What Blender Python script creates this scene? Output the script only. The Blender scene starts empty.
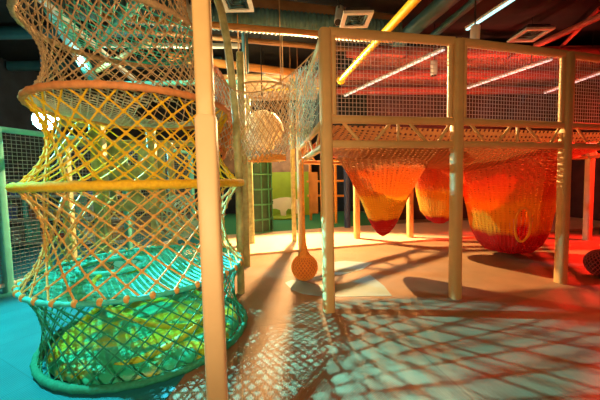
import bpy, math, random
from mathutils import Vector, Matrix
random.seed(4)
C = bpy.context.scene.collection
PI = math.pi
# ------------------------------------------------------------------ camera
EYE = Vector((0, 0, 1.56)); FPX = 300.0
PITCH = math.atan(18.5/300); ROLL = math.radians(1.24)
Fw = Vector((0, math.cos(PITCH), -math.sin(PITCH)))
U0 = Vector((0, math.sin(PITCH), math.cos(PITCH))); R0 = Vector((1, 0, 0))
Rr = R0*math.cos(ROLL) - U0*math.sin(ROLL)
Uu = U0*math.cos(ROLL) + R0*math.sin(ROLL)
def ray(px, py): return Fw + Rr*((px-300)/FPX) + Uu*((200-py)/FPX)
def at(px, py, Y):                       # world point seen at a pixel at distance Y
    d = ray(px, py); return EYE + d*(Y/d.y)
def onz(px, py, z=0.0):                  # world point at a height
    d = ray(px, py); return EYE + d*((z-EYE.z)/d.z)
cd = bpy.data.cameras.new('camera'); cam = bpy.data.objects.new('camera', cd); C.objects.link(cam)
cd.sensor_width = 36; cd.lens = 36*FPX/600; cd.clip_start = .05; cd.clip_end = 100
M = Matrix((Rr, Uu, -Fw)).transposed().to_4x4(); M.translation = EYE
cam.matrix_world = M
bpy.context.scene.camera = cam

# ------------------------------------------------------------------ materials
def mat(name, col, rough=.6, var=.12, scale=12, bump=0.0, metal=0, emit=None, es=0, bscale=None, trans=0, spec=.4):
    m = bpy.data.materials.new(name); m.use_nodes = True
    nt = m.node_tree; N = nt.nodes; L = nt.links
    b = N['Principled BSDF']; b.inputs['Roughness'].default_value = rough; b.inputs['Metallic'].default_value = metal
    b.inputs['Specular IOR Level'].default_value = spec
    tc = N.new('ShaderNodeTexCoord')
    no = N.new('ShaderNodeTexNoise'); no.inputs['Scale'].default_value = scale; no.inputs['Detail'].default_value = 4
    L.new(tc.outputs['Object'], no.inputs['Vector'])
    r = N.new('ShaderNodeValToRGB')
    r.color_ramp.elements[0].position = .3; r.color_ramp.elements[1].position = .7
    r.color_ramp.elements[0].color = tuple(c*(1-var) for c in col)+(1,)
    r.color_ramp.elements[1].color = tuple(min(1, c*(1+var)) for c in col)+(1,)
    L.new(no.outputs['Fac'], r.inputs['Fac']); L.new(r.outputs['Color'], b.inputs['Base Color'])
    if bump:
        n2 = N.new('ShaderNodeTexNoise'); n2.inputs['Scale'].default_value = bscale or scale*6
        L.new(tc.outputs['Object'], n2.inputs['Vector'])
        bp = N.new('ShaderNodeBump'); bp.inputs['Strength'].default_value = bump; bp.inputs['Distance'].default_value = .01
        L.new(n2.outputs['Fac'], bp.inputs['Height']); L.new(bp.outputs['Normal'], b.inputs['Normal'])
    if emit:
        b.inputs['Emission Color'].default_value = emit+(1,); b.inputs['Emission Strength'].default_value = es
    return m
def floor_mat(name, col, rib=90, tile=1.0, var=.1, seam=.45, rot=.22):
    m = mat(name, col, .55, var, 3, spec=.3)
    nt = m.node_tree; N = nt.nodes; L = nt.links; b = N['Principled BSDF']
    tc = N['Texture Coordinate']; mp = N.new('ShaderNodeMapping'); mp.inputs['Rotation'].default_value = (0, 0, -rot)
    L.new(tc.outputs['Object'], mp.inputs['Vector'])
    w = N.new('ShaderNodeTexWave'); w.inputs['Scale'].default_value = rib/6.28*2; w.bands_direction = 'Y'; w.inputs['Distortion'].default_value = .6
    L.new(mp.outputs['Vector'], w.inputs['Vector'])
    w2 = N.new('ShaderNodeTexWave'); w2.inputs['Scale'].default_value = rib/6.28*2; w2.bands_direction = 'X'; w2.inputs['Distortion'].default_value = .6
    L.new(mp.outputs['Vector'], w2.inputs['Vector'])
    ad = N.new('ShaderNodeMath'); ad.operation = 'MULTIPLY'; L.new(w.outputs['Fac'], ad.inputs[0]); L.new(w2.outputs['Fac'], ad.inputs[1])
    br = N.new('ShaderNodeTexBrick'); br.offset = 0; br.inputs['Scale'].default_value = 1/tile
    br.inputs['Brick Width'].default_value = 1; br.inputs['Row Height'].default_value = 1
    br.inputs['Mortar Size'].default_value = .006; br.inputs['Color1'].default_value = (1, 1, 1, 1); br.inputs['Color2'].default_value = (.9, .9, .9, 1)
    br.inputs['Mortar'].default_value = (seam, seam, seam, 1)
    L.new(mp.outputs['Vector'], br.inputs['Vector'])
    mx = N.new('ShaderNodeMix'); mx.data_type = 'RGBA'; mx.blend_type = 'MULTIPLY'; mx.inputs[0].default_value = 1
    src = b.inputs['Base Color'].links[0].from_socket
    L.new(src, mx.inputs[6]); L.new(br.outputs['Color'], mx.inputs[7]); 
    mr = N.new('ShaderNodeMapRange'); mr.inputs[3].default_value = .8; mr.inputs[4].default_value = 1.15
    L.new(ad.outputs[0], mr.inputs[0])
    mx2 = N.new('ShaderNodeMix'); mx2.data_type = 'RGBA'; mx2.blend_type = 'MULTIPLY'; mx2.inputs[0].default_value = 1
    L.new(mx.outputs[2], mx2.inputs[6]); L.new(mr.outputs[0], mx2.inputs[7]); L.new(mx2.outputs[2], b.inputs['Base Color'])
    bp = N.new('ShaderNodeBump'); bp.inputs['Strength'].default_value = .5; bp.inputs['Distance'].default_value = .004
    L.new(ad.outputs[0], bp.inputs['Height']); L.new(bp.outputs['Normal'], b.inputs['Normal'])
    return m
def crochet_mat(name, stops, nu, nv, hole=.35):
    """knitted cloth: colour bands by V of its UVs, rows of slits by U and V"""
    m = bpy.data.materials.new(name); m.use_nodes = True
    nt = m.node_tree; N = nt.nodes; L = nt.links; b = N['Principled BSDF']; out = N['Material Output']
    b.inputs['Roughness'].default_value = .75; b.inputs['Specular IOR Level'].default_value = .2
    uv = N.new('ShaderNodeTexCoord'); sp = N.new('ShaderNodeSeparateXYZ'); L.new(uv.outputs['UV'], sp.inputs[0])
    cr = N.new('ShaderNodeValToRGB'); e = cr.color_ramp.elements
    e[0].position, e[0].color = stops[0][0], stops[0][1]+(1,)
    e[1].position, e[1].color = stops[-1][0], stops[-1][1]+(1,)
    for p, c in stops[1:-1]:
        k = e.new(p); k.color = c+(1,)
    ns = N.new('ShaderNodeTexNoise'); ns.inputs['Scale'].default_value = 5
    L.new(uv.outputs['Object'], ns.inputs['Vector'])
    ma = N.new('ShaderNodeMath'); ma.operation = 'MULTIPLY_ADD'; ma.inputs[1].default_value = .1
    sb = N.new('ShaderNodeMath'); sb.operation = 'SUBTRACT'; sb.inputs[1].default_value = .05; L.new(sp.outputs['Y'], sb.inputs[0])
    L.new(ns.outputs['Fac'], ma.inputs[0]); L.new(sb.outputs[0], ma.inputs[2]); L.new(ma.outputs[0], cr.inputs['Fac'])
    L.new(cr.outputs['Color'], b.inputs['Base Color'])
    def wave(sock, n):
        a = N.new('ShaderNodeMath'); a.operation = 'MULTIPLY'; a.inputs[1].default_value = n*2*PI; L.new(sock, a.inputs[0])
        s = N.new('ShaderNodeMath'); s.operation = 'SINE'; L.new(a.outputs[0], s.inputs[0])
        q = N.new('ShaderNodeMath'); q.operation = 'MULTIPLY_ADD'; q.inputs[1].default_value = .5; q.inputs[2].default_value = .5
        L.new(s.outputs[0], q.inputs[0]); return q.outputs[0]
    wu = wave(sp.outputs['X'], nu); wv = wave(sp.outputs['Y'], nv)
    p = N.new('ShaderNodeMath'); p.operation = 'MULTIPLY'; L.new(wu, p.inputs[0]); L.new(wv, p.inputs[1])
    g = N.new('ShaderNodeMath'); g.operation = 'GREATER_THAN'; g.inputs[1].default_value = 1-hole; L.new(p.outputs[0], g.inputs[0])
    bp = N.new('ShaderNodeBump'); bp.inputs['Strength'].default_value = .8; bp.inputs['Distance'].default_value = .012; bp.invert = True
    L.new(p.outputs[0], bp.inputs['Height']); L.new(bp.outputs['Normal'], b.inputs['Normal'])
    tl = N.new('ShaderNodeBsdfTranslucent'); L.new(cr.outputs['Color'], tl.inputs['Color'])
    m0 = N.new('ShaderNodeMixShader'); m0.inputs[0].default_value = .2; L.new(b.outputs[0], m0.inputs[1]); L.new(tl.outputs[0], m0.inputs[2])
    tr = N.new('ShaderNodeBsdfTransparent'); m1 = N.new('ShaderNodeMixShader')
    L.new(g.outputs[0], m1.inputs[0]); L.new(m0.outputs[0], m1.inputs[1]); L.new(tr.outputs[0], m1.inputs[2]); L.new(m1.outputs[0], out.inputs['Surface'])
    return m

WOOD = mat('tan_padding', (.74, .47, .19), .45, .06, 6, .15)
WOOD2 = mat('pale_padding', (.84, .58, .30), .45, .04, 5, .1)
OLIVE = mat('olive_paint', (.42, .42, .20), .5, .3, 9, .1)
R_YEL = mat('yellow_rope', (1, .54, .015), .6, .15, 40, .5)
R_ORA = mat('amber_rope', (.85, .42, .10), .6, .15, 40, .5)
R_BRN = mat('tan_rope', (.52, .34, .17), .7, .2, 40, .5)
R_GRN = mat('green_rope', (.02, .30, .17), .6, .2, 40, .5)
R_TEA = mat('teal_rope', (.05, .55, .45), .6, .25, 20, .4)
R_CRM = mat('cream_rope', (.62, .55, .40), .7, .2, 20, .4)
R_TER = mat('terracotta_cover', (.72, .26, .08), .6, .15, 20, .3)
R_LIM = mat('lime_cover', (.42, .50, .03), .5, .2, 14, .3)
R_AQU = mat('aqua_and_cyan_lit_rope', (.40, .62, .52), .6, .25, 20, .3)  # cyan light put into the platform side nets' colour; plain aqua on the tunnel
WHT = mat('white_net_cord', (.60, .48, .43), .6, .1, 20)
BLACK = mat('black_paint', (.012, .014, .016), .7, .3, 4)
DUCT = mat('duct_sheet', (.06, .17, .21), .6, .2, 5)
STEEL = mat('white_steel', (.62, .64, .60), .45, .1, 5)
TEALP = mat('teal_paint', (.10, .50, .46), .5, .12, 5)
BRNP = mat('brown_beam_paint', (.28, .15, .07), .6, .3, 3)
ORAP = mat('orange_beam_paint', (.45, .20, .05), .5, .15, 3)
YELP = mat('yellow_pipe_paint', (.85, .66, .02), .35, .06, 4)
GRNW = mat('green_wall_paint', (.30, .42, .02), .6, .12, 2)
GRNC = mat('green_carpet_pile', (.05, .30, .12), .9, .2, 30, .3)
CREAM = mat('cream_vinyl', (.82, .62, .42), .5, .06, 3)
CARD = mat('cream_board', (.85, .75, .52), .6, .05, 3)
BOARDS = mat('pine_boards', (.66, .42, .18), .6, .2, 5)

# ------------------------------------------------------------------ mesh building
class MB:
    def __init__(s): s.v = []; s.f = []; s.uv = None
    def ring_loft(s, rings, closed_u=True, cap=True, loop=False):
        n = len(rings[0]); o = len(s.v)
        for r in rings: s.v += [tuple(p) for p in r]
        m = len(rings)
        for i in range(m if loop else m-1):
            a = o+i*n; b = o+((i+1) % m)*n
            for j in range(n if closed_u else n-1):
                k = (j+1) % n
                s.f.append((a+j, a+k, b+k, b+j))
        if cap and not loop:
            s.f.append(tuple(o+j for j in reversed(range(n)))); s.f.append(tuple(o+(m-1)*n+j for j in range(n)))
        return s
    def tube(s, pts, r, n=6, loop=False, cap=True):
        pts = [Vector(p) for p in pts]; m = len(pts); rings = []; N0 = None
        for i, p in enumerate(pts):
            a = pts[(i-1) % m] if (loop or i > 0) else p
            b = pts[(i+1) % m] if (loop or i < m-1) else p
            t = (b-a)
            t = t.normalized() if t.length > 1e-9 else Vector((0, 0, 1))
            if N0 is None:
                N0 = t.cross(Vector((0, 0, 1)))
                if N0.length < .1: N0 = t.cross(Vector((0, 1, 0)))
            N0 = (N0 - t*N0.dot(t)).normalized(); B = t.cross(N0)
            rr = r[i] if isinstance(r, (list, tuple)) else r
            rings.append([p+(N0*math.cos(2*PI*k/n)+B*math.sin(2*PI*k/n))*rr for k in range(n)])
        return s.ring_loft(rings, True, cap, loop)
    def post(s, x, y, z0, z1, w, rot=0, bev=.25, top=None):
        """rounded square prism with a softened top; top gives the xy of a leaning head"""
        tx, ty = top if top else (x, y); prof = []
        h = w/2; b = w*bev
        for sx, sy, a0 in ((1, 1, 0), (-1, 1, 90), (-1, -1, 180), (1, -1, 270)):
            for k in range(4):
                a = math.radians(a0+k*30); prof.append((sx*(h-b)+b*math.cos(a), sy*(h-b)+b*math.sin(a)))
        c, q = math.cos(rot), math.sin(rot); rings = []
        e = min(.02, w*.15)
        for z, k in ((z0, 1), (z1-e, 1), (z1-e*.3, 1-e/w), (z1, 1-2.4*e/w)):
            t = (z-z0)/(z1-z0); cx = x+(tx-x)*t; cy = y+(ty-y)*t
            rings.append([(cx+(px*c-py*q)*k, cy+(px*q+py*c)*k, z) for px, py in prof])
        return s.ring_loft(rings)
    def bar(s, a, b, w, h=None, up=(0, 0, 1), bev=.2):
        """rectangular bar with chamfered edges from a to b"""
        h = h or w; a = Vector(a); b = Vector(b); t = (b-a).normalized(); up = Vector(up)
        S = t.cross(up)
        if S.length < .05: S = t.cross(Vector((0, 1, 0)))
        S.normalize(); Up = S.cross(t); c = min(w, h)*bev; rings = []
        for p in (a, b):
            rings.append([p+S*x+Up*y for x, y in ((w/2-c, h/2), (w/2, h/2-c), (w/2, -h/2+c), (w/2-c, -h/2), (-w/2+c, -h/2), (-w/2, -h/2+c), (-w/2, h/2-c), (-w/2+c, h/2))])
        return s.ring_loft(rings)
    def box(s, x0, x1, y0, y1, z0, z1):
        o = len(s.v)
        s.v += [(x, y, z) for z in (z0, z1) for x, y in ((x0, y0), (x1, y0), (x1, y1), (x0, y1))]
        s.f += [tuple(o+k for k in q) for q in ((3, 2, 1, 0), (4, 5, 6, 7), (0, 1, 5, 4), (1, 2, 6, 5), (2, 3, 7, 6), (3, 0, 4, 7))]
        return s
    def poly(s, pts, d):                                   # outline extruded by d
        pts = [Vector(p) for p in pts]; d = Vector(d); o = len(s.v); n = len(pts)
        s.v += [tuple(p) for p in pts]+[tuple(p+d) for p in pts]
        s.f.append(tuple(range(o, o+n))); s.f.append(tuple(o+n+k for k in reversed(range(n))))
        for k in range(n): s.f.append((o+k, o+(k+1) % n, o+n+(k+1) % n, o+n+k))
        return s
    def blob(s, c, r, nu=8, nv=5):
        c = Vector(c); rx, ry, rz = r if isinstance(r, tuple) else (r, r, r); rings = []
        for i in range(nv+1):
            a = PI*(.04+.92*i/nv)-PI/2
            rings.append([c+Vector((rx*math.cos(a)*math.cos(2*PI*k/nu), ry*math.cos(a)*math.sin(2*PI*k/nu), rz*math.sin(a))) for k in range(nu)])
        return s.ring_loft(rings)
    def build(s, name, m, parent=None, smooth=True):
        me = bpy.data.meshes.new(name); org = Vector((0, 0, 0))
        if parent is not None: org = parent_world(parent)
        me.from_pydata([tuple(Vector(p)-org) for p in s.v], [], s.f); me.update()
        if smooth:
            for p in me.polygons: p.use_smooth = True
            try: me.set_sharp_from_angle(angle=math.radians(50))
            except Exception: pass
        if s.uv:
            l = me.uv_layers.new(name='UVMap')
            for lp in me.loops: l.data[lp.index].uv = s.uv[lp.vertex_index]
        me.materials.append(m)
        o = bpy.data.objects.new(name, me); C.objects.link(o)
        if parent is not None: o.parent = parent
        return o
def parent_world(p):
    v = Vector(p.location)
    while p.parent: p = p.parent; v += p.location
    return v
def tag(o, label, cat, group=None, kind=None):
    o['label'] = label; o['category'] = cat
    if group: o['group'] = group
    if kind: o['kind'] = kind
    return o
def thing(name, loc, label, cat, group=None):
    o = bpy.data.objects.new(name, None); C.objects.link(o); o.location = loc; o.empty_display_size = .1
    return tag(o, label, cat, group)
def struct(name, mb, m, smooth=False):
    o = mb.build(name, m, smooth=smooth); o['kind'] = 'structure'; return o
def single(name, mb, m, label, cat, group=None):
    return tag(mb.build(name, m), label, cat, group)
def net_grid(mb, fn, nu, nv, r, diag=True, wrap=False, sub=2, n=4, knot=0, jit=0):
    """net on the surface fn(u, v): diagonal or square strands"""
    def P(i, j): return Vector(fn(i/nu, j/nv))
    if diag:
        for i in range(nu if wrap else 2*nu+1):
            for sgn in (1, -1):
                pts = []
                for j in range(nv*sub+1):
                    v = j/sub; u = (i if wrap else i-nu/2)+sgn*v*.5*(1 if wrap else 1)
                    if not wrap and (u < 0 or u > nu):
                        if len(pts) > 1: mb.tube(pts, r, n)
                        pts = []; continue
                    q = P(u, v)
                    if jit and 0 < j < nv*sub: q += Vector([random.uniform(-jit, jit) for _ in range(3)])
                    pts.append(q)
                if len(pts) > 1: mb.tube(pts, r, n)
        if knot and wrap:
            for i in range(nu):
                for j in range(1, nv):
                    mb.blob(P(i+(j % 2)*.5, j), knot, 6, 4)
    else:
        for i in range(nu+1):
            mb.tube([P(i, j/sub) for j in range(nv*sub+1)], r, n)
        for j in range(nv+1):
            mb.tube([P(i/sub, j) for i in range(nu*sub+1)], r, n)
    return mb
def circle(c, r, n=48, tilt=None, z=None):
    c = Vector(c); out = []
    for k in range(n):
        a = 2*PI*k/n; p = Vector((r*math.cos(a), r*math.sin(a), 0))
        if tilt is not None: p = tilt @ p
        out.append(c+p)
    return out

# ------------------------------------------------------------------ the room
XL, XR, YF, YB, ZC = -8.5, 10.0, -3.2, 15.0, 5.3
FLOOR = floor_mat('tan_floor_matting', (.34, .215, .115), seam=.8, tile=1.6)
FTEAL = floor_mat('teal_floor_matting', (.02, .30, .36), seam=.8, rot=-.5)
struct('floor', MB().box(XL, XR, YF, YB, -.1, 0), FLOOR)
struct('ceiling', MB().box(XL, XR, YF, YB, ZC, ZC+.1), BLACK)
WALLD = mat('dark_wall_paint', (.03, .035, .045), .8, .3, 2)
WALLR = mat('dark_maroon_wall_paint', (.10, .03, .03), .8, .3, 2)
struct('wall_left', MB().box(XL-.1, XL, YF, YB, 0, ZC), WALLD)
struct('wall_right', MB().box(XR, XR+.1, YF, YB, 0, ZC), WALLR)
struct('wall_back', MB().box(XL, XR, YB, YB+.1, 0, ZC), WALLD)
struct('wall_front', MB().box(XL, XR, YF-.1, YF, 0, ZC), WALLD)

# ------------------------------------------------------------------ net climbing tower
TC = Vector((-1.68, 3.28, 0)); TR = 1.04
tower = thing('climbing_net_tower', TC, 'tall hourglass net climbing tower of yellow, amber, tan and green rope rings at the left', 'climbing net')
levels = [(.045, .95, .10, -.18), (.66, 1.04, -.05, 0), (1.56, 1.04, -.02, 0), (2.34, .93, -.02, 0), (3.15, .82, -.2, 0), (4.2, .8, -.2, 0)]
def section(k):
    (z0, r0, ax, ay), (z1, r1, bx, by) = levels[k], levels[k+1]
    def fn(u, v):
        rr = r0+(r1-r0)*v; rr *= 1-(.19 if k else .10)*math.sin(PI*v)**.85 if 0 < v < 1 else 1
        a = 2*PI*u; return TC+Vector((ax+(bx-ax)*v+rr*math.cos(a), ay+(by-ay)*v+rr*math.sin(a), z0+(z1-z0)*v))
    return fn
for k, (m, lab, nv) in enumerate(((R_GRN, 'green rope net', 10), (R_ORA, 'amber rope net', 10), (R_YEL, 'yellow rope net', 9), (R_BRN, 'tan rope net', 12), (R_BRN, 'tan rope net under the ceiling', 8))):
    mb = net_grid(MB(), section(k), (38, 28, 28, 38, 38)[k], nv, (.0065, .0085, .0085, .006, .006)[k], True, True, 2, 5, (.011, .02, .02, .015, .015)[k])
    if k == 1:
        for i in range(36):
            a = 2*PI*i/36; mb.blob(TC+Vector((1.05*math.cos(a)-.05, 1.05*math.sin(a), .67)), (.026, .026, .034), 8, 5)
    o = mb.build('net_wall', m, tower); o['label'] = lab
for (z, r, ax, ay), m, rad, lab in zip(levels[:5], (R_GRN, R_TEA, R_YEL, R_TER, R_BRN), (.03, .022, .038, .03, .03), ('green ring on the floor', 'teal ring with amber knots', 'yellow ring', 'terracotta ring', 'brown top ring')):
    mb = MB()
    n = 216; pts = circle(TC+Vector((ax, ay, z)), r, n)
    mb.tube(pts, [rad*(1.0+(.16 if i % 6 < 2 else 0)) for i in range(n)], 8, True)
    o = mb.build('ring', m, tower); o['label'] = lab
# floor nets inside the tower
def disc_net(z, R, step, r, hole=None, sag=.06):
    mb = MB(); n = int(R/step)
    for d in range(2):
        for i in range(-n, n+1):
            q = i*step; L = math.sqrt(max(0, R*R-q*q))
            if L < .05: continue
            pts = []; m = 34
            for j in range(m+1):
                t = -L+2*L*j/m
                x, y = (q*.8+t*.6, -q*.6+t*.8) if d else (q*.8-t*.6, q*.6+t*.8)
                if hole and (x-hole[0])**2+(y-hole[1])**2 < hole[2]**2:
                    if len(pts) > 1: mb.tube(pts, r, 4)
                    pts = []; continue
                zz = z-sag*(1-(x*x+y*y)/(R*R))+.006*math.sin(9*x+7*y)
                pts.append(TC+Vector((x, y, zz)))
            if len(pts) > 1: mb.tube(pts, r, 4)
    return mb
hole = (-.52, .18, .34)
o = disc_net(.66, 1.0, .055, .008, hole, .08).build('floor_net', R_TEA, tower); o['label'] = 'teal net floor with a round hole'
MB().tube(circle(TC+Vector((hole[0], hole[1], .63)), .35, 40), .03, 8, True).build('hole_ring', R_TEA, tower)
o = disc_net(2.36, .94, .06, .006, (.4, -.2, .3), .12).build('floor_net', R_CRM, tower); o['label'] = 'cream net floor high in the tower'
o = disc_net(3.1, .7, .09, .006, (-.3, .2, .2), .12).build('floor_net', R_TEA, tower); o['label'] = 'teal net floor near the top of the tower'
tl = Matrix.Rotation(math.radians(14), 3, 'X') @ Matrix.Rotation(math.radians(-10), 3, 'Y')
MB().tube(circle(TC+Vector((.08, -.17, .25)), .76, 48, tl), .03, 8, True).build('inner_hoop', R_LIM, tower)
tl = Matrix.Rotation(math.radians(-5), 3, 'X') @ Matrix.Rotation(math.radians(24), 3, 'Y')
MB().tube(circle(TC+Vector((.1, -.1, .36)), .60, 48, tl), .028, 8, True).build('inner_hoop', R_LIM, tower)
for sx in (-1, 1):
    for sy in (-1, 1):
        p = TC+Vector((.56*sx-.2, .56*sy, 3.15)); MB().tube([p, p+Vector((-.05*sx, -.05*sy, 1.0)), p+Vector((-.05*sx, -.05*sy, 2.14))], .012, 6).build('hanging_rope', R_BRN, tower)
# padded mat in the tower foot
def lathe(mb, prof, c, n=48):
    c = Vector(c)
    return mb.ring_loft([[c+Vector((r*math.cos(2*PI*k/n), r*math.sin(2*PI*k/n), z)) for k in range(n)] for r, z in prof])
gm = mat('leaf_green_vinyl', (.06, .55, .24), .4, .1, 3)
nt = gm.node_tree; rp = [n for n in nt.nodes if n.type == 'VALTORGB'][0]; ns = [n for n in nt.nodes if n.type == 'TEX_NOISE'][0]
ns.inputs['Scale'].default_value = 2.3; ns.inputs['Distortion'].default_value = .8
rp.color_ramp.elements[0].color = (.03, .50, .28, 1); rp.color_ramp.elements[0].position = .47
rp.color_ramp.elements[1].color = (.50, .60, .03, 1); rp.color_ramp.elements[1].position = .55
single('round_floor_cushion', lathe(MB(), [(.0, .004), (.84, .004), (.88, .03), (.87, .07), (.82, .10), (.4, .115), (.001, .12)], TC+Vector((.1, -.18, 0))), gm,
       'round green and lime padded cushion inside the foot of the net tower', 'cushion')

# ------------------------------------------------------------------ foreground post
pb = onz(218.5, 419); pb.z = 0
t = thing('padded_post', pb, 'tall tan padded post standing in front of the net tower, nearest to the viewer', 'post')
top = at(200, -30, pb.y)
def lp(z): return pb.x+(top.x-pb.x)*z/top.z, pb.y
x1, y1 = lp(1.98)
MB().post(pb.x, pb.y, 0, 1.98, .128, .15, .2, (x1, y1)).build('post_padding', WOOD2, t)
x2, y2 = lp(ZC)
MB().post(x1, y1, 1.975, ZC, .105, .15, .18, (x2, y2)).build('upper_post', WOOD, t)
MB().post(x1, y1, 1.955, 1.99, .118, .15).build('collar', WOOD2, t)

# ------------------------------------------------------------------ raised platform
FA = math.atan2(.34, 1.73)
def fp(px, py): p = onz(px, py); return Vector((p.x, p.y, 0))
P = [fp(329, 311), fp(455, 297.5), fp(560.5, 282.5)]
P.append(P[2]*2-P[1]+Vector((.05, .03, 0)))
Dp, Ep, Fp, Gp = fp(302, 251), fp(357, 240), fp(410, 239), fp(587, 240)
H = 3.28
plat = thing('raised_play_platform', P[0], 'tan raised play platform on padded posts with a truss deck edge and white safety netting', 'play platform')
for q in P: MB().post(q.x, q.y, 0, H, .135, FA, .3).build('post', WOOD, plat)
for q, h in ((Dp, H), (Ep, 2.31), (Fp, 2.31), (Gp, 2.31)): MB().post(q.x, q.y, 0, h, .15, FA, .3).build('post', WOOD, plat)
def V(q, z): return Vector((q.x, q.y, z))
ZT, ZB = 2.27, 1.985
def truss(a, b, unit=None, w=.075):
    t = (b-a).normalized(); a2, b2 = a+t*.05, b-t*.05
    MB().bar(V(a2, ZT), V(b2, ZT), w, .085).build('deck_beam', WOOD, plat)
    MB().bar(V(a2, ZB), V(b2, ZB), w, .085).build('deck_beam', WOOD, plat)
    L = (b-a).length
    f = (.12, .26, .40, .54, .60, .68) 
    for (u0, u1) in ((.12, .24), (.47, .35), (.53, .53), (.62, .75), (.97-.03, .85)):
        p0 = a+(b-a)*u0; p1 = a+(b-a)*u1
        MB().bar(V(p0, ZT-.03), V(p1, ZB+.03), .03, .035).build('truss_brace', WOOD, plat)
for i in range(3): truss(P[i], P[i+1])
truss(P[0], Dp); truss(Dp, Ep); truss(Ep, Fp); truss(P[3], Gp); truss(Fp, Gp)
def panel(a, b, z0=ZT+.05, z1=H-.03, sp=.045, cord=.0034, m=WHT):
    t = (b-a).normalized(); L = (b-a).length; a2, b2 = a+t*.10, b-t*.10
    MB().bar(V(a+t*.05, z1), V(b-t*.05, z1), .06, .10).build('top_rail', WOOD, plat)
    MB().bar(V(a2, z0), V(a2, z1-.04), .055, .055).build('panel_upright', WOOD, plat)
    MB().bar(V(b2, z0), V(b2, z1-.04), .055, .055).build('panel_upright', WOOD, plat)
    w = (b2-a2).length
    def fn(u, v):
        p = a2+(b2-a2)*u; return (p.x, p.y, z0+(z1-z0)*v)
    net_grid(MB(), fn, int(w/sp), int((z1-z0)/(sp*1.05)), cord, False, False, 1, 4).build('safety_net', m, plat)
for i in range(3): panel(P[i], P[i+1])
panel(P[0], Dp, sp=.12, m=R_AQU, z1=H-.03)  # cyan light on this side put into the net colour
# diagonal white tubes seen inside the deck rail
# deck net: knotted surface sagging between the frame
BR = (.42, .16, .05); OR = (.85, .22, .02); RD = (.55, .02, .01); YE = (.95, .52, .03); LR = (.8, .10, .02)
deckmat = crochet_mat('brown_orange_crochet', [(0, (.34, .15, .06)), (.35, (.36, .12, .04)), (.6, (.45, .08, .02)), (1, (.35, .03, .02))], 70, 46, .4)
mb = MB(); nu, nv = 48, 36; mb.uv = []
c00, c10, c01, c11 = P[0]+Vector((.1, .1, 0)), P[3]+Vector((-.1, .1, 0)), Dp+Vector((.1, -.1, 0)), Gp+Vector((-.1, -.1, 0))
FUN = [(Vector((1.52, 5.25)), .95), (Vector((2.95, 6.2)), .7), (Vector((3.98, 5.75)), .85)]
for j in range(nv+1):
    for i in range(nu+1):
        u, v = i/nu, j/nv
        p = (c00*(1-u)+c10*u)*(1-v)+(c01*(1-u)+c11*u)*v
        z = 2.22-.38*math.sin(PI*u)**.5*max(0, math.sin(PI*v))**.6-.05*abs(math.sin(3*PI*u))*math.sin(PI*v)
        for c, r in FUN:
            d = (Vector((p.x, p.y))-c).length
            if d < r*1.5: z -= .16*max(0, 1-d/(r*1.5))
        mb.v.append((p.x, p.y, z)); mb.uv.append((u, v))
keep = []
for j in range(nv):
    for i in range(nu):
        a = j*(nu+1)+i; cx = Vector([sum(mb.v[k][q] for k in (a, a+nu+2))/2 for q in (0, 1)])
        if any((cx-c).length < r*.62 for c, r in FUN): continue
        mb.f.append((a, a+1, a+nu+2, a+nu+1))
deck = single('crocheted_deck_net', mb, deckmat, 'brown and orange crocheted net deck stretched under the raised platform', 'net')

# ------------------------------------------------------------------ crocheted bags
def bag(name, c, prof, stops, label, nu=60, nv=34, hole=.3, skew=(0, 0), mouth=None):
    """prof: (radius, z) from rim to tip; skew shifts the centre with depth"""
    mb = MB(); mb.uv = []; n = 64; rows = []
    seg = 8
    P_ = []
    for i in range(len(prof)-1):
        for k in range(seg):
            t = k/seg; t2 = t; P_.append((prof[i][0]*(1-t2)+prof[i+1][0]*t2, prof[i][1]*(1-t)+prof[i+1][1]*t))
    P_.append(prof[-1]); z0, z1 = prof[0][1], prof[-1][1]
    for r, z in P_:
        t = (z0-z)/(z0-z1)
        row = []
        for k in range(n+1):
            a = 2*PI*k/n
            rr = r*(1+.05*math.sin(4*a+.5)*(1-t)+.02*math.sin(9*a+6*t))
            mb.v.append((c[0]+skew[0]*t+rr*math.cos(a), c[1]+skew[1]*t+rr*math.sin(a), z+.02*math.sin(3*a)*(1-t))); mb.uv.append((k/n, t))
    for i in range(len(P_)-1):
        for k in range(n):
            if mouth:
                t = i/(len(P_)-1); a = 2*PI*(k+.5)/n
                if ((t-mouth[1])/mouth[3])**2+((a-mouth[0])/mouth[2])**2 < 1: continue
            a = i*(n+1)+k; mb.f.append((a, a+1, a+n+2, a+n+1))
    m = crochet_mat(name+'_yarn', stops, nu, nv, hole)
    return single(name, mb, m, label, 'hanging net bag', None)
bag('crocheted_hanging_bag', (1.50, 5.3), [(.98, 2.12), (.78, 1.9), (.62, 1.63), (.48, 1.38), (.37, 1.15), (.26, .88), (.19, .74), (.10, .62), (.01, .56)],
    [(0, (.45, .2, .09)), (.2, (.5, .2, .08)), (.27, (.62, .11, .02)), (.38, (.74, .13, .012)), (.52, (.8, .18, .012)), (.56, (.97, .38, .015)), (.78, (.97, .38, .015)), (.80, (.50, .01, .01)), (1, (.50, .01, .01))],
    'orange crocheted funnel bag with a pointed dark red tip between the first two posts', 56, 40, .26, (-.05, -.05))
bag('crocheted_hanging_bag', (2.92, 6.25), [(.72, 2.12), (.60, 1.8), (.50, 1.5), (.45, 1.2), (.38, .9), (.24, .72), (.10, .63), (.01, .62)],
    [(0, (.45, .12, .05)), (.35, (.7, .1, .03)), (.50, (.8, .16, .02)), (.55, (.96, .34, .015)), (.86, (.95, .36, .02)), (.9, (.5, .01, .01)), (1, (.5, .01, .01))],
    'smaller amber and red crocheted bag with a rounded bottom, just left of the second post', 50, 34, .24, (-.02, .0))
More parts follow.
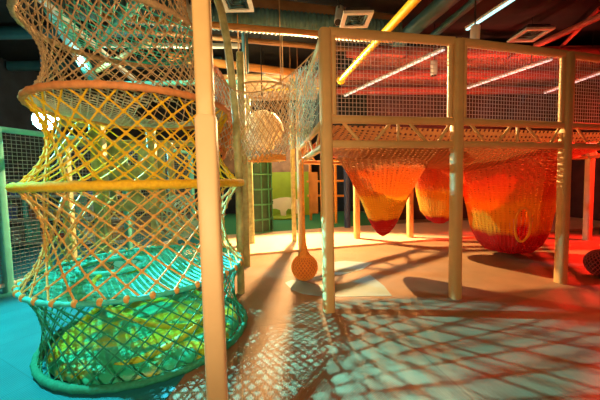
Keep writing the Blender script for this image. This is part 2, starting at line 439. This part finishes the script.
b3 = bag('crocheted_hanging_bag', (4.0, 5.8), [(.98, 2.12), (.92, 1.85), (.84, 1.5), (.76, 1.15), (.70, .85), (.66, .55), (.56, .30), (.42, .14), (.2, .08), (.01, .08)],
    [(0, (.45, .12, .06)), (.3, (.75, .14, .04)), (.46, (.85, .25, .02)), (.52, (.96, .40, .015)), (.74, (.96, .36, .015)), (.80, (.60, .02, .01)), (1, (.50, .01, .01))],
    'largest crocheted bag, red and yellow with an oval opening, right of the second post', 64, 46, .26, (.12, .1), (2*PI*.705, .50, .17, .12))
# rim of the opening of the big bag
rim = []
for k in range(28):
    a = 2*PI*k/28; ang = 2*PI*.705+.17*math.cos(a); tt = .50+.12*math.sin(a)
    zz = 2.12-(2.04)*tt; rr = .77 if tt < .55 else .71
    tz = [(.98, 2.12), (.92, 1.85), (.84, 1.5), (.76, 1.15), (.70, .85), (.66, .55), (.56, .30), (.42, .14)]
    for (ra, za), (rb, zb) in zip(tz, tz[1:]):
        idx = tt*9
    i = int(tt*9); pr = [(.98, 2.12), (.92, 1.85), (.84, 1.5), (.76, 1.15), (.70, .85), (.66, .55), (.56, .30), (.42, .14), (.2, .08), (.01, .08)]
    f = tt*9-i; rr = pr[i][0]*(1-f)+pr[i+1][0]*f; zz = pr[i][1]*(1-f)+pr[i+1][1]*f; t_ = (2.12-zz)/2.04
    rim.append((4.0+.12*t_+rr*1.01*math.cos(ang), 5.8+.1*t_+rr*1.01*math.sin(ang), zz))
MB().tube(rim, .022, 6, True).build('opening_rim', mat('orange_yarn', (.95, .40, .03), .7), b3)

# ------------------------------------------------------------------ crocheted balls
def ball(c, r, m, core, label, rope_to=None):
    c = Vector(c)
    t = thing('crocheted_ball', (c.x, c.y, c.z-r), label, 'hanging ball' if rope_to else 'ball')
    MB().blob(c, r*.955, 28, 18).build('ball_core', core, t)
    mb = MB()
    for i in range(22):
        for s in (1, -1):
            pts = []
            for j in range(17):
                e = -PI/2+.12+(PI-.24)*j/16; a = 2*PI*i/22+s*j*2*PI/22/2
                pts.append(c+Vector((math.cos(e)*math.cos(a), math.cos(e)*math.sin(a), math.sin(e)))*r*.975)
            mb.tube(pts, .007, 4)
    mb.build('ball_net', m, t)
    if rope_to:
        mb = MB(); h = rope_to-c.z-r*.8
        mb.tube([c+Vector((0, 0, r*.80+h*k)) for k in (0, .06, .14, .3, .6, 1)], [r*.52, r*.26, r*.15, .022, .017, .015], 10)
        mb.build('hanging_rope', m, t)
    return t
OY = mat('orange_ball_yarn', (.90, .30, .04), .7, .15, 30, .3); OC = mat('orange_ball_skin', (.62, .14, .02), .6)
PY = mat('plum_ball_yarn', (.42, .12, .14), .7, .2, 30); PC = mat('dark_plum_ball_skin', (.05, .01, .02), .5)
bp = onz(304, 281, .0); bp = at(304.5, 265, bp.y-.05)
ball((bp.x, bp.y, .205+.03), .205, OY, OC, 'orange crocheted ball hanging on a netted rope just above the floor beside the first post', 1.95)
bp = fp(598, 277)
ball((bp.x+.05, bp.y, .215), .21, PY, PC, 'dark plum crocheted ball on the red lit floor at the right edge')

# ------------------------------------------------------------------ olive frame behind the tower
fr = thing('slender_post_structure', fp(241, 293), 'olive climbing frame of slender posts with a curved pole behind the net tower', 'climbing frame')
a = fp(239, 293)
pts = [at(241, 289, a.y), at(240, 240, a.y), at(239, 180, a.y), at(236, 120, a.y), at(232, 80, a.y), at(227, 40, a.y), at(221, 10, a.y), at(213, -14, a.y), at(203, -40, a.y)]
pts[0].z = .0
MB().tube(pts, .052, 10).build('curved_pole', OLIVE, fr)
for (px, py, w, h) in ((247, 266, .13, 3.9), (252, 245, .14, 3.6), (294.5, 243, .11, 3.4)):
    q = fp(px, py); MB().post(q.x, q.y, 0, h, w, .1).build('post', OLIVE, fr)
for (px, Y, h, w) in ((67, 5.2, 2.4, .14), (101, 4.75, 2.6, .19), (154, 5.0, 2.6, .13), (172, 5.4, 2.3, .10)):
    q = at(px, 190, Y); MB().post(q.x, q.y, 0, h, w, .1).build('post', OLIVE, fr)
a1, a2 = at(62, 190, 5.1), at(250, 190, 5.9)
for z in (2.62, 2.30):
    MB().bar(V(a1, z), V(a2, z), .09, .11).build('crossbeam', OLIVE, fr)
q1, q2 = at(62, 190, 5.1), at(62, 190, 8.5)
for z in (2.62,): MB().bar(V(q1, z), V(q2, z), .09, .11).build('crossbeam', OLIVE, fr)
# board with round holes
pc = at(131, 160, 5.3)
mb = MB(); bx0, bz0 = pc.x-.40, 1.2
def holed(mb, x0, y, z0, w, h, holes, th=.03, n=26):
    nx, nz = n, int(n*h/w)
    vs = {}
    for i in range(nx):
        for j in range(nz):
            cx, cz = x0+w*(i+.5)/nx, z0+h*(j+.5)/nz
            if any((cx-hx)**2+(cz-hz)**2 < hr*hr for hx, hz, hr in holes): continue
            mb.box(x0+w*i/nx, x0+w*(i+1)/nx, y, y+th, z0+h*j/nz, z0+h*(j+1)/nz)
holed(mb, pc.x-.40, pc.y, 1.1, .98, 1.2, [(pc.x, 2.05, .13), (pc.x+.28, 1.45, .14), (pc.x-.2, 1.4, .11)], n=28)
single('holed_climbing_board', mb, OLIVE, 'olive board with round climbing holes between posts behind the net tower', 'climbing board')

# net hoop behind tower
hc = at(178, 216, 4.75)
t = thing('net_tunnel', (hc.x, hc.y, hc.z-.35), 'round pale aqua net tunnel mouth behind the amber net of the tower', 'net tunnel')
mb = MB()
for k in range(7):
    mb.tube(circle(hc+Vector((.01*k, .09*k, 0)), .34-.03*k, 32, Matrix.Rotation(PI/2-.25, 3, 'X')), .016, 5, True)
for k in range(18):
    a = 2*PI*k/18; m = Matrix.Rotation(PI/2-.25, 3, 'X')
    mb.tube([hc+m@Vector((.34*math.cos(a), .34*math.sin(a), 0)), hc+Vector((.06, .54, 0))+m@Vector((.16*math.cos(a+.5), .16*math.sin(a+.5), 0))], .009, 4)
mb.build('net_funnel', R_AQU, t)

# ------------------------------------------------------------------ hanging nets between tower and platform
def bez(a, b, c, t): return a*(1-t)**2+b*2*t*(1-t)+c*t*t
def drape(tl, tm, tr, bl, bm_, br, bulge=.3):
    def fn(u, v):
        T = bez(tl, tm, tr, u); B = bez(bl, bm_, br, u)
        p = T*(1-v)+B*v; p = p+Vector((0, bulge*math.sin(PI*v), 0)); return p
    return fn
t = thing('rope_bridge', at(250, 150, 4.6)-Vector((0, 0, .2)), 'tan rope net bridge slung between the net tower and the platform', 'rope bridge')
fn = drape(at(200, 52, 3.6), at(245, 130, 4.6), at(320, 45, 4.3), at(205, 128, 3.7), at(252, 185, 4.6), at(316, 120, 4.3), .35)
net_grid(MB(), fn, 24, 15, .0055, True, False, 1, 4, 0, .012).build('side_net', R_CRM, t)
fn = drape(at(205, 62, 4.6), at(250, 120, 5.6), at(305, 68, 5.6), at(205, 140, 4.5), at(250, 190, 5.6), at(300, 130, 5.6), -.2)
net_grid(MB(), fn, 20, 14, .0065, True, False, 1, 4, 0, .015).build('side_net', R_BRN, t)
e = [bez(at(200, 52, 3.6), at(245, 130, 4.6), at(320, 45, 4.3), k/20) for k in range(21)]
MB().tube(e, .009, 6).build('hand_rope', R_BRN, t)
# net gathered on the platform's left side, cyan light put into its colour
fn = drape(at(318, 62, 4.0), at(300, 66, 4.7), at(290, 75, 5.8), at(314, 128, 4.2), at(302, 150, 4.9), at(288, 150, 5.8), .1)
tag(net_grid(MB(), fn, 11, 14, .006, True, False, 1, 4, 0, .02).build('gathered_net', R_AQU), 'pale net with cyan light put into its colour, gathered beside the left end of the raised platform', 'net')
# brown bundle beside foreground post
fn = drape(at(207, 60, 4.2), at(222, 66, 4.0), at(228, 90, 4.2), at(207, 150, 4.2), at(222, 185, 4.0), at(232, 130, 4.3), .25)
tag(net_grid(MB(), fn, 12, 16, .011, True, False, 1, 4, 0, .03).build('gathered_net', R_TER), 'rust coloured rope net bundled up behind the foreground post', 'net')
# amber and teal net hanging down to floor right of post
def lowfn(u, v):
    A = at(226, 150, 4.4); B = at(238, 152, 4.7); Lw = at(229, 300, 4.0); Rw = at(236, 302, 4.3)
    p = (A*(1-u)+B*u)*(1-v)+(Lw*(1-u)+Rw*u)*v
    w = 1-.5*math.sin(PI*v); m = (A+B)/2*(1-v)+(Lw+Rw)/2*v
    return m+(p-m)*w
# basket
bc = at(265, 160, 6.0)
t = thing('net_basket', (bc.x, bc.y, bc.z), 'round tan rope net basket hanging over the far passage, left of the platform', 'net basket')
def bk(u, v):
    a = 2*PI*u; r = .40+.14*v+.03*math.sin(PI*v); return bc+Vector((r*math.cos(a), r*math.sin(a), 1.35*v))
net_grid(MB(), bk, 20, 12, .007, True, True, 2, 4).build('basket_net', R_BRN, t)
mb = MB(); 
for k in range(3): mb.tube(circle(bc+Vector((0, 0, .03*k)), .40, 40), .022, 6, True)
for k in range(60):
    a = random.uniform(0, 2*PI); p = bc+Vector((.4*math.cos(a), .4*math.sin(a), random.uniform(-.02, .1)))
    mb.tube([p, p+Vector((random.uniform(-.09, .09), random.uniform(-.09, .09), random.uniform(-.06, .1)))], .010, 4)
mb.build('bottom_ring', R_ORA, t)
MB().tube(circle(bc+Vector((0, 0, 1.35)), .54, 40), .02, 6, True).build('top_ring', R_BRN, t)
for k in range(4):
    a = PI/4+k*PI/2; p = bc+Vector((.54*math.cos(a), .54*math.sin(a), 1.35)); MB().tube([p, Vector((p.x, p.y, ZC))], .01, 5).build('hanging_rope', R_BRN, t)
# cream globe behind the basket
dc = at(263, 131, 7.1)
single('hanging_globe', MB().blob(dc, (.48, .48, .47), 32, 16), CARD, 'large round cream globe hanging behind the tan net basket', 'globe')
MB().tube([dc+Vector((0, 0, .46)), Vector((dc.x, dc.y, ZC))], .012, 6).build('cord', BLACK, bpy.data.objects['hanging_globe'])

# ------------------------------------------------------------------ far floor, green corner
a, b = fp(240, 255), fp(330, 251); c_, d_ = fp(600, 236), fp(600, 222)
f1 = fp(240, 237); f2 = fp(450, 227)
o = struct('trim_1', MB().poly([(-2.6, 5.9, .002), (0, 6.62, .002), (2.2, 7.2, .002), (9.9, 8.9, .002), (9.9, 11.4, .002), (1.9, 9.9, .002), (-2.6, 8.6, .002)], (0, 0, .045)), CREAM)
o['label'] = 'pale padded step across the far floor'
struct('trim_2', MB().poly([(-3.6, 8.4, .001), (1.9, 9.95, .001), (3.0, 10.2, .001), (3.0, 14.9, .001), (-3.6, 14.9, .001)], (0, 0, .03)), GRNC)
struct('trim_3', MB().poly([(XL+.02, YF+.02, .001), (-2.0, YF+.02, .001), (-1.0, 2.1, .001), (-.95, 2.6, .001), (-1.7, 4.4, .001), (-2.7, 8.3, .001), (-2.7, 9.5, .001), (XL+.02, 9.5, .001)], (0, 0, .004)), FTEAL)
struct('wall_green', MB().box(-2.6, .55, 13.6, 13.75, .03, 2.0), GRNW)
struct('wall_upper', MB().box(-3.4, .55, 13.6, 13.75, 2.0, 4.2), BRNP)
ph = at(283, 222, 12.6)
single('green_bench', lathe(MB(), [(.001, .032), (.60, .032), (.66, .06), (.66, .10), (.60, .14), (.001, .145)], (ph.x, ph.y, 0), 32), GRNW, 'low round lime green podium in front of the far green wall', 'podium')
hp = at(283, 201, 12.4)
# white hippo silhouette on the podium
S = 12.4/300
out = [(265, 199), (268, 195), (274, 192), (280, 190), (286, 189), (293, 190), (298, 193), (300, 199), (300, 207), (299, 213), (294, 213), (293, 207), (288, 206), (286, 210), (286, 216), (281, 216), (280, 208), (276, 206), (270, 206), (266, 204)]
pts = [at(x, 196+(y-189)*.68, 12.5) for x, y in out]
lowz = min(p.z for p in pts)
o = single('animal_cutout', MB().poly([(p.x, 12.5, p.z-lowz+.15) for p in pts], (0, .06, 0)), CARD, 'cream animal silhouette board standing before the far green wall', 'cutout board')
ep = at(272, 200.5, 12.49); MB().blob((ep.x, 12.495, ep.z-lowz+.15), (.05, .01, .05), 8, 5).build('eye', BLACK, o)
# round cage
cc = fp(259, 234); cc = Vector((cc.x-.12, cc.y+.3, 0))
t = thing('round_play_cage', cc, 'round dark green play cage with banded panels on the green carpet', 'play cage')
DG = mat('dark_green_panel', (.02, .07, .04), .4, .3, 4); DGB = mat('green_band_paint', (.05, .22, .12), .4)
lathe(MB(), [(.50, .032), (.50, 2.2), (.3, 2.3), (.001, 2.32)], cc, 32).build('panels', DG, t)
for z in (.06, .45, .9, 1.35, 1.8, 2.2): MB().tube(circle(cc+Vector((0, 0, z)), .52, 32), .03, 6, True).build('band', DGB, t)
for k in range(12):
    a = 2*PI*k/12; MB().tube([cc+Vector((.51*math.cos(a), .51*math.sin(a), .04)), cc+Vector((.51*math.cos(a), .51*math.sin(a), 2.2))], .02, 6).build('upright', DGB, t)
# orange frame and blue post beside
q = fp(336, 224)
t = thing('orange_play_unit', q, 'orange framed play unit with blue wrapped post behind the first platform post', 'play frame')
OP = mat('orange_tube_paint', (.80, .30, .03), .4); NV = mat('navy_wrap', (.03, .05, .14), .5)
for (px, py, m, w) in ((336, 224, OP, .10), (322, 222, OP, .10), (311, 221, OP, .10)):
    q = fp(px, py); MB().post(q.x, q.y, .03, 2.3, w).build('post', m, t)
qa, qb = fp(308, 221), fp(348, 223)
for z in (1.0, 1.55, 2.3): MB().bar(V(qa, z), V(qb, z), .08, .08).build('rail', OP, t)
q = fp(347.5, 229); mb = MB(); mb.tube([(q.x, q.y, .032+.004*k) for k in range(2)]+[(q.x, q.y, .06+.1*k) for k in range(20)], .10, 10); mb.build('wrapped_post', NV, t)
for (x0, x1, y0) in ((309, 318, 10.6), (324, 334, 10.8)):
    A_, B_ = at(x0, 200, y0+.6), at(x1, 200, y0+.6)
    MB().box(A_.x, B_.x, y0+.6, y0+.65, .35, 1.9).build('panel', ORAP, t)
# dark partition behind the bags
struct('wall_partition', MB().box(2.6, 9.9, 11.5, 11.6, 0, ZC), mat('charcoal_wall_paint', (.09, .03, .03), .8, .4, 1.5))
# far second wooden post pair
INL = mat('pale_blue_inlay', (.26, .38, .37), .5, .08, 3)
def inlay(n, px):
    struct('trim_%d' % n, MB().poly([V(fp(x, y), .0005) for x, y in px], (0, 0, .0035)), INL)
inlay(5, [(285, 283), (292, 290), (303, 294), (318, 296), (340, 297), (392, 296), (384, 286), (370, 275), (352, 282), (336, 285.5), (316, 285), (300, 281), (292, 280)])
inlay(6, [(326, 263), (345, 261), (372, 263), (362, 270), (340, 275), (322, 273)])
# ------------------------------------------------------------------ left fence
fa = fp(9, 292); fdir = Vector((.35, 1, 0)).normalized()
fb = fa+fdir*4.2; fz = fa-fdir*1.9
t = thing('mesh_fence', fa, 'teal framed black mesh fence at the left edge behind the net tower', 'fence')
BM = mat('grey_mesh_cord', (.20, .24, .25), .5)
for q in (fz, fa, fa+fdir*2.1, fb): MB().post(q.x, q.y, 0, 2.45, .11, -.33).build('post', TEALP, t)
MB().bar(V(fz, 2.42), V(fb, 2.42), .07, .08).build('rail', TEALP, t); MB().bar(V(fz, .12), V(fb, .12), .05, .06).build('rail', STEEL, t)
def ffn(u, v): p = fz+(fb-fz)*u; return (p.x, p.y, .12+2.28*v)
net_grid(MB(), ffn, 100, 38, .0045, False, False, 1, 4).build('mesh', BM, t)
# shelf with things behind the fence
q = at(22, 200, 7.6)
t = thing('storage_shelf', (q.x, q.y, 0), 'white and teal low storage shelf behind the left mesh fence', 'shelf')
for z in (.1, .7, 1.3): MB().box(q.x-1.2, q.x+2.6, q.y, q.y+.4, z, z+.05).build('shelf_board', STEEL, t)
for x in (-1.2, 0, 1.3, 2.55): MB().box(q.x+x, q.x+x+.05, q.y+.001, q.y+.4, .0, 1.35).build('side_panel', TEALP, t)
cols = [('red', (.5, .05, .05)), ('blue', (.08, .15, .5)), ('white', (.7, .65, .6)), ('brown', (.3, .14, .08)), ('orange', (.7, .3, .06))]
k = 0
for z in (.15, .75, 1.35):
    x = q.x-1.1
    while x < q.x+2.4:
        w = random.uniform(.22, .38); h = random.uniform(.2, .42); n_, c_ = cols[k % 5]
        if not any(abs(x+w/2-(q.x+s_)) < w/2+.06 for s_ in (0.02, 1.32, 2.57)):
            m = mat(n_+'_bin_plastic', c_, .5)
            t2 = thing('storage_bin', (x+w/2, q.y+.2, z), n_+' storage bin on the '+{.15: 'bottom', .75: 'middle', 1.35: 'top'}[z]+' of the shelf behind the left fence', 'bin', 'storage bins on the shelf behind the fence')
            MB().ring_loft([[(x+a_*w+s_*a2, q.y+.06+b_*.28+a3, zz) for a_, b_, a2, a3 in ((0, 0, 1, 0), (1, 0, -1, 0), (1, 1, -1, 0), (0, 1, 1, 0))] for zz, s_ in ((z, .02), (z+h, 0))]).build('bin_body', m, t2)
            MB().box(x-.01, x+w+.01, q.y+.05, q.y+.35, z+h, z+h+.02).build('bin_rim', STEEL, t2)
        x += w+.08; k += 1

# ------------------------------------------------------------------ ceiling fittings
def beam(name, a, b, w, h, m, label, cat='beam', group=None, n=None):
    mb = MB()
    if n: mb.tube([a+(b-a)*k/n for k in range(n+1)], w/2, 14)
    else: mb.bar(a, b, w, h)
    return single(name, mb, m, label, cat, group)
def ceil(px, py, z):
    return onz(px, py, z)
def line(p1, p2, z, ext=0):
    a = ceil(p1[0], p1[1], z); b = ceil(p2[0], p2[1], z); d = (b-a)
    return a-d*ext, b+d*ext
a, b = line((205, 0), (320, 14), 5.05, .8); beam('ceiling_beam', a, b, .22, .3, BRNP, 'dark brown ceiling beam nearest the viewer, above the ribbed duct')
# ribbed duct
a, b = line((155, 12), (330, 27), 4.62, .45); mb = MB(); n = 150
mb.tube([a+(b-a)*k/n for k in range(n+1)], [.20 if k % 2 else .222 for k in range(n+1)], 18)
single('ribbed_air_duct', mb, DUCT, 'blue grey ribbed air duct running across the ceiling', 'air duct')
a, b = line((200, 24), (320, 34), 4.3, .7); beam('ceiling_beam', a, b, .07, .1, ORAP, 'narrow orange ceiling beam just below the ribbed duct')
a, b = line((200, 36), (320, 47), 4.75, .7); beam('ceiling_pipe', a, b, .12, .12, BRNP, 'brown ceiling pipe running below the ribbed duct', 'pipe', None, 6)
a, b = line((215, 63), (312, 75), 4.5, .4); beam('ceiling_beam', a, b, .12, .18, ORAP, 'warm lit orange beam over the far passage')
# boarded loft behind
mb = MB()
A_, B_ = ceil(238, 76, 4.35), ceil(300, 90, 4.35)
for k in range(9): mb.box(-2.6, .7, 8.75+.3*k, 9.02+.3*k, 4.6, 4.65)
single('slatted_soffit', mb, BOARDS, 'pine slat soffit lit warm over the far passage', 'soffit')
for x in (-2.4, .5):
    for y in (8.9, 11.2): MB().tube([(x, y, 4.64), (x, y, ZC)], .015, 5).build('hanger', BLACK, bpy.data.objects['slatted_soffit'])
a, b = at(263, 74, 8.75), at(299, 90, 9.6); beam('light_tube', a, b, .09, .09, STEEL, 'white tube slanting across the pine slat soffit', 'tube', None, 4)
a, b = at(262, 90, 9.0), at(330, 88, 9.0); beam('light_tube', a, b, .05, .05, YELP, 'thin yellow tube under the pine slat soffit', 'tube', None, 4)
for nm in ('light_tube', 'light_tube.001'):
    o = bpy.data.objects[nm]; v = o.data.vertices[0].co; MB().tube([(v.x, v.y, v.z), (v.x, v.y, ZC)], .01, 5).build('hanger', BLACK, o)
# vents
def vent(px, py, z, s, label, m=STEEL):
    p = ceil(px, py, z)
    t = thing('ceiling_vent', (p.x, p.y, p.z), label, 'air vent')
    mb = MB()
    for (x0, x1, y0, y1) in ((-s, s, -s, -s*.72), (-s, s, s*.72, s), (-s, -s*.72, -s*.72, s*.72), (s*.72, s, -s*.72, s*.72)):
        mb.box(p.x+x0, p.x+x1, p.y+y0, p.y+y1, p.z, p.z+.04)
    mb.build('vent_frame', m, t, False)
    mb = MB()
    for k in range(4):
        q = s*(.6-.17*k); mb.tube([(p.x-q, p.y-q, p.z+.03+.02*k), (p.x+q, p.y-q, p.z+.03+.02*k), (p.x+q, p.y+q, p.z+.03+.02*k), (p.x-q, p.y+q, p.z+.03+.02*k)], .025, 4, True)
    mb.build('louvres', DUCT, t)
    MB().box(p.x-s*.8, p.x+s*.8, p.y-s*.8, p.y+s*.8, p.z+.1, p.z+.13).build('vent_duct', BLACK, t, False)
vent(356, 21, 4.2, .24, 'white square ceiling vent above the first bay of the platform')
vent(237, 4, 4.2, .22, 'white square ceiling vent beside the curved pole')
vent(530, 36, 4.6, .30, 'square ceiling vent lit red above the second bay of the platform')
# spotlights
def spot(p, d, label, L=.28, r=.055):
    d = Vector(d).normalized(); t = thing('spotlight', p, label, 'spotlight')
    mb = MB(); mb.tube([p-d*L/2, p-d*L*.45, p+d*L*.4, p+d*L/2], [r*.7, r, r, r*.9], 14, cap=True); mb.build('lamp_body', STEEL, t)
    MB().tube([p+d*(L/2+.001), p+d*(L/2+.006)], r*.8, 14).build('lens', BLACK, t)
    MB().tube([p+Vector((0, 0, r*.8)), Vector((p.x, p.y, ZC))], .015, 6).build('stem', BLACK, t)
spot(at(339, 15, 5.4), (-.15, -.5, -.8), 'white cylinder spotlight hanging left of the square vent', .42, .07)
spot(at(475, 34, 5.6), (-.05, 0, -1), 'white cylinder spotlight at the end of the cyan light bar', .3, .08)
spot(at(434, 68, 7.5), (0, 0, -1), 'white cylinder spotlight under the long light bar', .35, .08)
spot(at(190, 15, 4.6), (.3, -.2, -1), 'pale cylinder spotlight right of the net tower top', .5, .06)
# yellow pipe
a, b = at(437, -24, 4.6), at(340, 81, 9.0)
a = onz(437, -24, 4.14); b = onz(341, 80, 4.14)
t = beam('yellow_pipe', a, b, .14, .14, YELP, 'bright yellow ceiling pipe running away above the platform', 'pipe', None, 8)
for k in (.2, .9): p = a+(b-a)*k; MB().tube([p, (p.x, p.y, ZC)], .012, 5).build('hanger', BLACK, t)
MB().blob(b, .11, 12, 8).build('end_cap', YELP, t)
# light bars
LB = mat('light_bar_diffuser', (.8, .8, .78), .4, .05, 5, emit=(.85, .9, .85), es=.8)
LC = mat('cyan_light_bar_diffuser', (.5, .8, .8), .4, .05, 5, emit=(.35, .9, .9), es=1.6)
for p1, p2, z, m, lab in (((444, 48), (345, 95), 4.35, LB, 'long white light bar seen through the first bay netting'),
                          ((552, 58), (468, 87), 4.2, LB, 'white light bar seen through the second bay netting'),
                          ((514, -3), (467, 28), 4.7, LC, 'cyan lit light bar above the second platform post'),
                          ((606, 70), (545, 92), 4.2, LB, 'white light bar seen through the netting at the right edge')):
    a, b = onz(*p1, z), onz(*p2, z); t = thing('light_bar', a, lab, 'light bar')
    MB().bar(a, b, .10, .05).build('housing', STEEL, t); MB().bar(a-Vector((0, 0, .035)), b-Vector((0, 0, .035)), .07, .03).build('diffuser', m, t)
    for k in (.2, .8): p = a+(b-a)*k; MB().tube([p, (p.x, p.y, ZC)], .008, 4).build('hanger', BLACK, t)
# dark teal ducts upper right and red trusses
TD = mat('dark_teal_duct', (.04, .14, .17), .5, .2, 3)
a, b = onz(470, -20, 4.9), onz(395, 45, 4.9); beam('ceiling_duct', a, b, .34, .2, TD, 'dark teal duct running away right of the yellow pipe', 'duct')
a, b = onz(500, -20, 5.05), onz(430, 38, 5.05); beam('ceiling_duct', a, b, .16, .12, TD, 'narrow teal duct beside the dark teal one', 'duct')
RT = mat('red_lit_steel', (.45, .10, .08), .5, .2, 3)  # red light falling on these members put into their base colour
a, b = onz(625, 5, 4.7), onz(535, 46, 4.7); beam('roof_truss_member', a, b, .10, .12, RT, 'red lit steel roof member crossing the upper right corner', 'steel member')
a, b = onz(600, 8, 5.0), onz(560, 48, 4.9); beam('roof_truss_member', a, b, .07, .08, RT, 'thinner red lit steel strut meeting the roof member', 'steel member')
# cross girders far right, seen through the mesh
for k, Y in enumerate((7.6, 9.2, 10.8)):
    beam('ceiling_girder', Vector((1.2, Y, 4.72)), Vector((9.8, Y+.5, 4.72)), .2, .25, RT, ('nearest', 'middle', 'farthest')[k]+' of the red lit girders crossing the ceiling over the platform', 'girder')
struct('trim_4', MB().box(1.6, 9.9, 8.2, 11.45, 4.95, 5.0), mat('maroon_added_panel', (.32, .12, .09), .7, .4, 1.2))  # reddish panel added so that red shows behind the netting
# left ceiling structure seen through the tower
for k, (p1, p2, z, w, m, lab) in enumerate((((52, 8), (92, 78), 4.25, .22, TEALP, 'broad teal girder seen through the top of the net tower'),
        ((40, -2), (135, 80), 4.12, .09, STEEL, 'white strut slanting behind the top of the net tower'),
        ((100, 45), (240, 46), 4.4, .10, STEEL, 'upper white rail behind the net tower top'),
        ((110, 84), (240, 82), 4.0, .12, TEALP, 'lower teal rail behind the net tower'),
        ((100, 40), (140, 0), 3.95, .12, TEALP, 'short teal brace over the net tower'),
        ((95, 72), (150, 40), 4.3, .10, OLIVE, 'olive brace slanting behind the net tower'))):
    a, b = onz(*p1, z), onz(*p2, z); beam('ceiling_rail', a, b, w, w*.8, m, lab, 'ceiling rail')
for k in range(3):
    beam('ceiling_joist', Vector((XL+.1, 5.2+1.9*k, 5.1)), Vector((-2.2, 5.2+1.9*k, 5.1)), .2, .25, TD, ('nearest', 'middle', 'farthest')[k]+' dark joist over the left of the room', 'joist')
a, b = at(195, 90, 6.5), at(255, 78, 6.5)
# small conduits
for px in (278, 289, 297):
    a = onz(px, 50, 4.9); MB_ = MB().tube([Vector((a.x, 8.6, 4.25)), Vector((a.x, 8.6, ZC))], .012, 5)
    single('hanger_rod', MB_, BRNP, 'thin hanger rod above the far orange beam', 'hanger rod', 'hanger rods above the far beam')
a = onz(245, 45, 4.6); single('drop_pipe', MB().tube([(a.x, a.y, 4.0), (a.x, a.y, ZC)], .07, 12), DUCT, 'grey blue drop pipe beside the curved pole', 'pipe')

# cyan flood lamp
lp_ = at(46, 120, 6.6)
t = thing('flood_lamp', lp_, 'glowing cyan white flood lamp seen left of the yellow net', 'lamp')
dl = (Vector((.5, 1.8, 0.2))-lp_).normalized()
MB().tube([lp_-dl*.16, lp_-dl*.05, lp_-dl*.02], [.10, .22, .25], 18).build('lamp_housing', BLACK, t)
LE = mat('flood_lens', (.8, 1, 1), .3, 0, 5, emit=(.35, 1, 1), es=60)
MB().tube([lp_-dl*.018, lp_-dl*.005], .23, 18).build('lens', LE, t)
MB().tube([lp_-dl*.1+Vector((0, 0, .1)), Vector((lp_.x-dl.x*.1, lp_.y-dl.y*.1, ZC))], .02, 6).build('stem', BLACK, t)

# ------------------------------------------------------------------ lights
def L(kind, loc, power, col, size=.1, aim=None, angle=60, blend=.4, name='lamp_or_fill_light'):
    d = bpy.data.lights.new(name, kind); d.energy = power; d.color = col
    if kind == 'AREA': d.size = size
    else: d.shadow_soft_size = size
    if kind == 'SPOT': d.spot_size = math.radians(angle); d.spot_blend = blend
    o = bpy.data.objects.new(name, d); C.objects.link(o); o.location = loc
    if aim is not None: o.rotation_euler = (Vector(aim)-Vector(loc)).to_track_quat('-Z', 'Y').to_euler()
    return o
WARM = (1, .60, .26); CY = (.12, .85, 1.0); RED = (1, .02, .01)
L('SPOT', lp_+dl*.03, 2300, (.16, .85, 1.0), .05, (2.6, 4.2, 1.0), 46, .8)
L('SPOT', (-5.2, 4.05, 3.3), 7000, (.16, .85, 1.0), .03, (-.5, 3.1, .7), 19, .25)
L('SPOT', (-4.1, 5.1, 3.2), 4500, (.16, .85, 1.0), .03, (-.8, 2.7, .6), 18, .25)
L('SPOT', (.0, 8.9, 4.1), 5200, (1, .58, .24), .05, (.6, 3.6, 0), 106, .3)
L('SPOT', (.3, -2.2, 2.5), 430, (1, .60, .26), .10, (.4, 4, 2.0), 75, .8)
L('SPOT', (-.8, -1.2, 2.2), 330, (1, .74, .42), .10, (-1.5, 3.0, 1.6), 70, .8)
L('SPOT', (-4.3, 2.9, 4.8), 1900, (.12, .95, .9), .06, (-2.7, 2.8, 0), 48, .6)
L('SPOT', (-2.6, 5.6, 4.9), 2000, (.3, 1, .8), .06, (-1.8, 3.1, .3), 60, .6)
L('SPOT', (8.2, 6.6, 4.6), 4600, RED, .1, (5.9, 4.9, 0), 80, .5)
L('SPOT', (6.5, 1.9, 4.8), 1500, RED, .1, (4.8, 2.2, 0), 52, .8)
L('SPOT', (6.0, 10.6, 1.2), 260, RED, .1, (5.5, 8.2, 4.8), 120, .7)
L('POINT', (-1.0, 11.9, 3.0), 130, (1, .85, .6), .1)
L('POINT', (-.7, 9.4, 3.7), 60, (1, .72, .4), .1)  # added fill that brightens the pine soffit, no fixture
L('SPOT', (5.5, 7.2, 2.6), 420, (1, .16, .08), .1, (5.6, 9.6, 4.9), 120, .6)  # added red fill for the area behind the netting, no fixture
L('SPOT', (2.6, 6.9, 2.6), 160, (1, .5, .25), .1, (2.6, 9.6, 4.9), 110, .6)  # added warm fill for the ceiling behind the netting, no fixture
L('POINT', (-2.2, 6.6, 4.0), 110, (1, .85, .45), .1)  # added fill to brighten the posts behind the tower, no fixture
L('POINT', (-4.6, 6.6, 4.1), 110, (.6, .95, .8), .15)
w = bpy.data.worlds.new('world'); bpy.context.scene.world = w; w.use_nodes = True
w.node_tree.nodes['Background'].inputs[0].default_value = (.02, .03, .035, 1); w.node_tree.nodes['Background'].inputs[1].default_value = .5
vs = bpy.context.scene.view_settings
vs.view_transform = 'Standard'; vs.look = 'None'; vs.gamma = 1; vs.exposure = 0; vs.use_curve_mapping = False
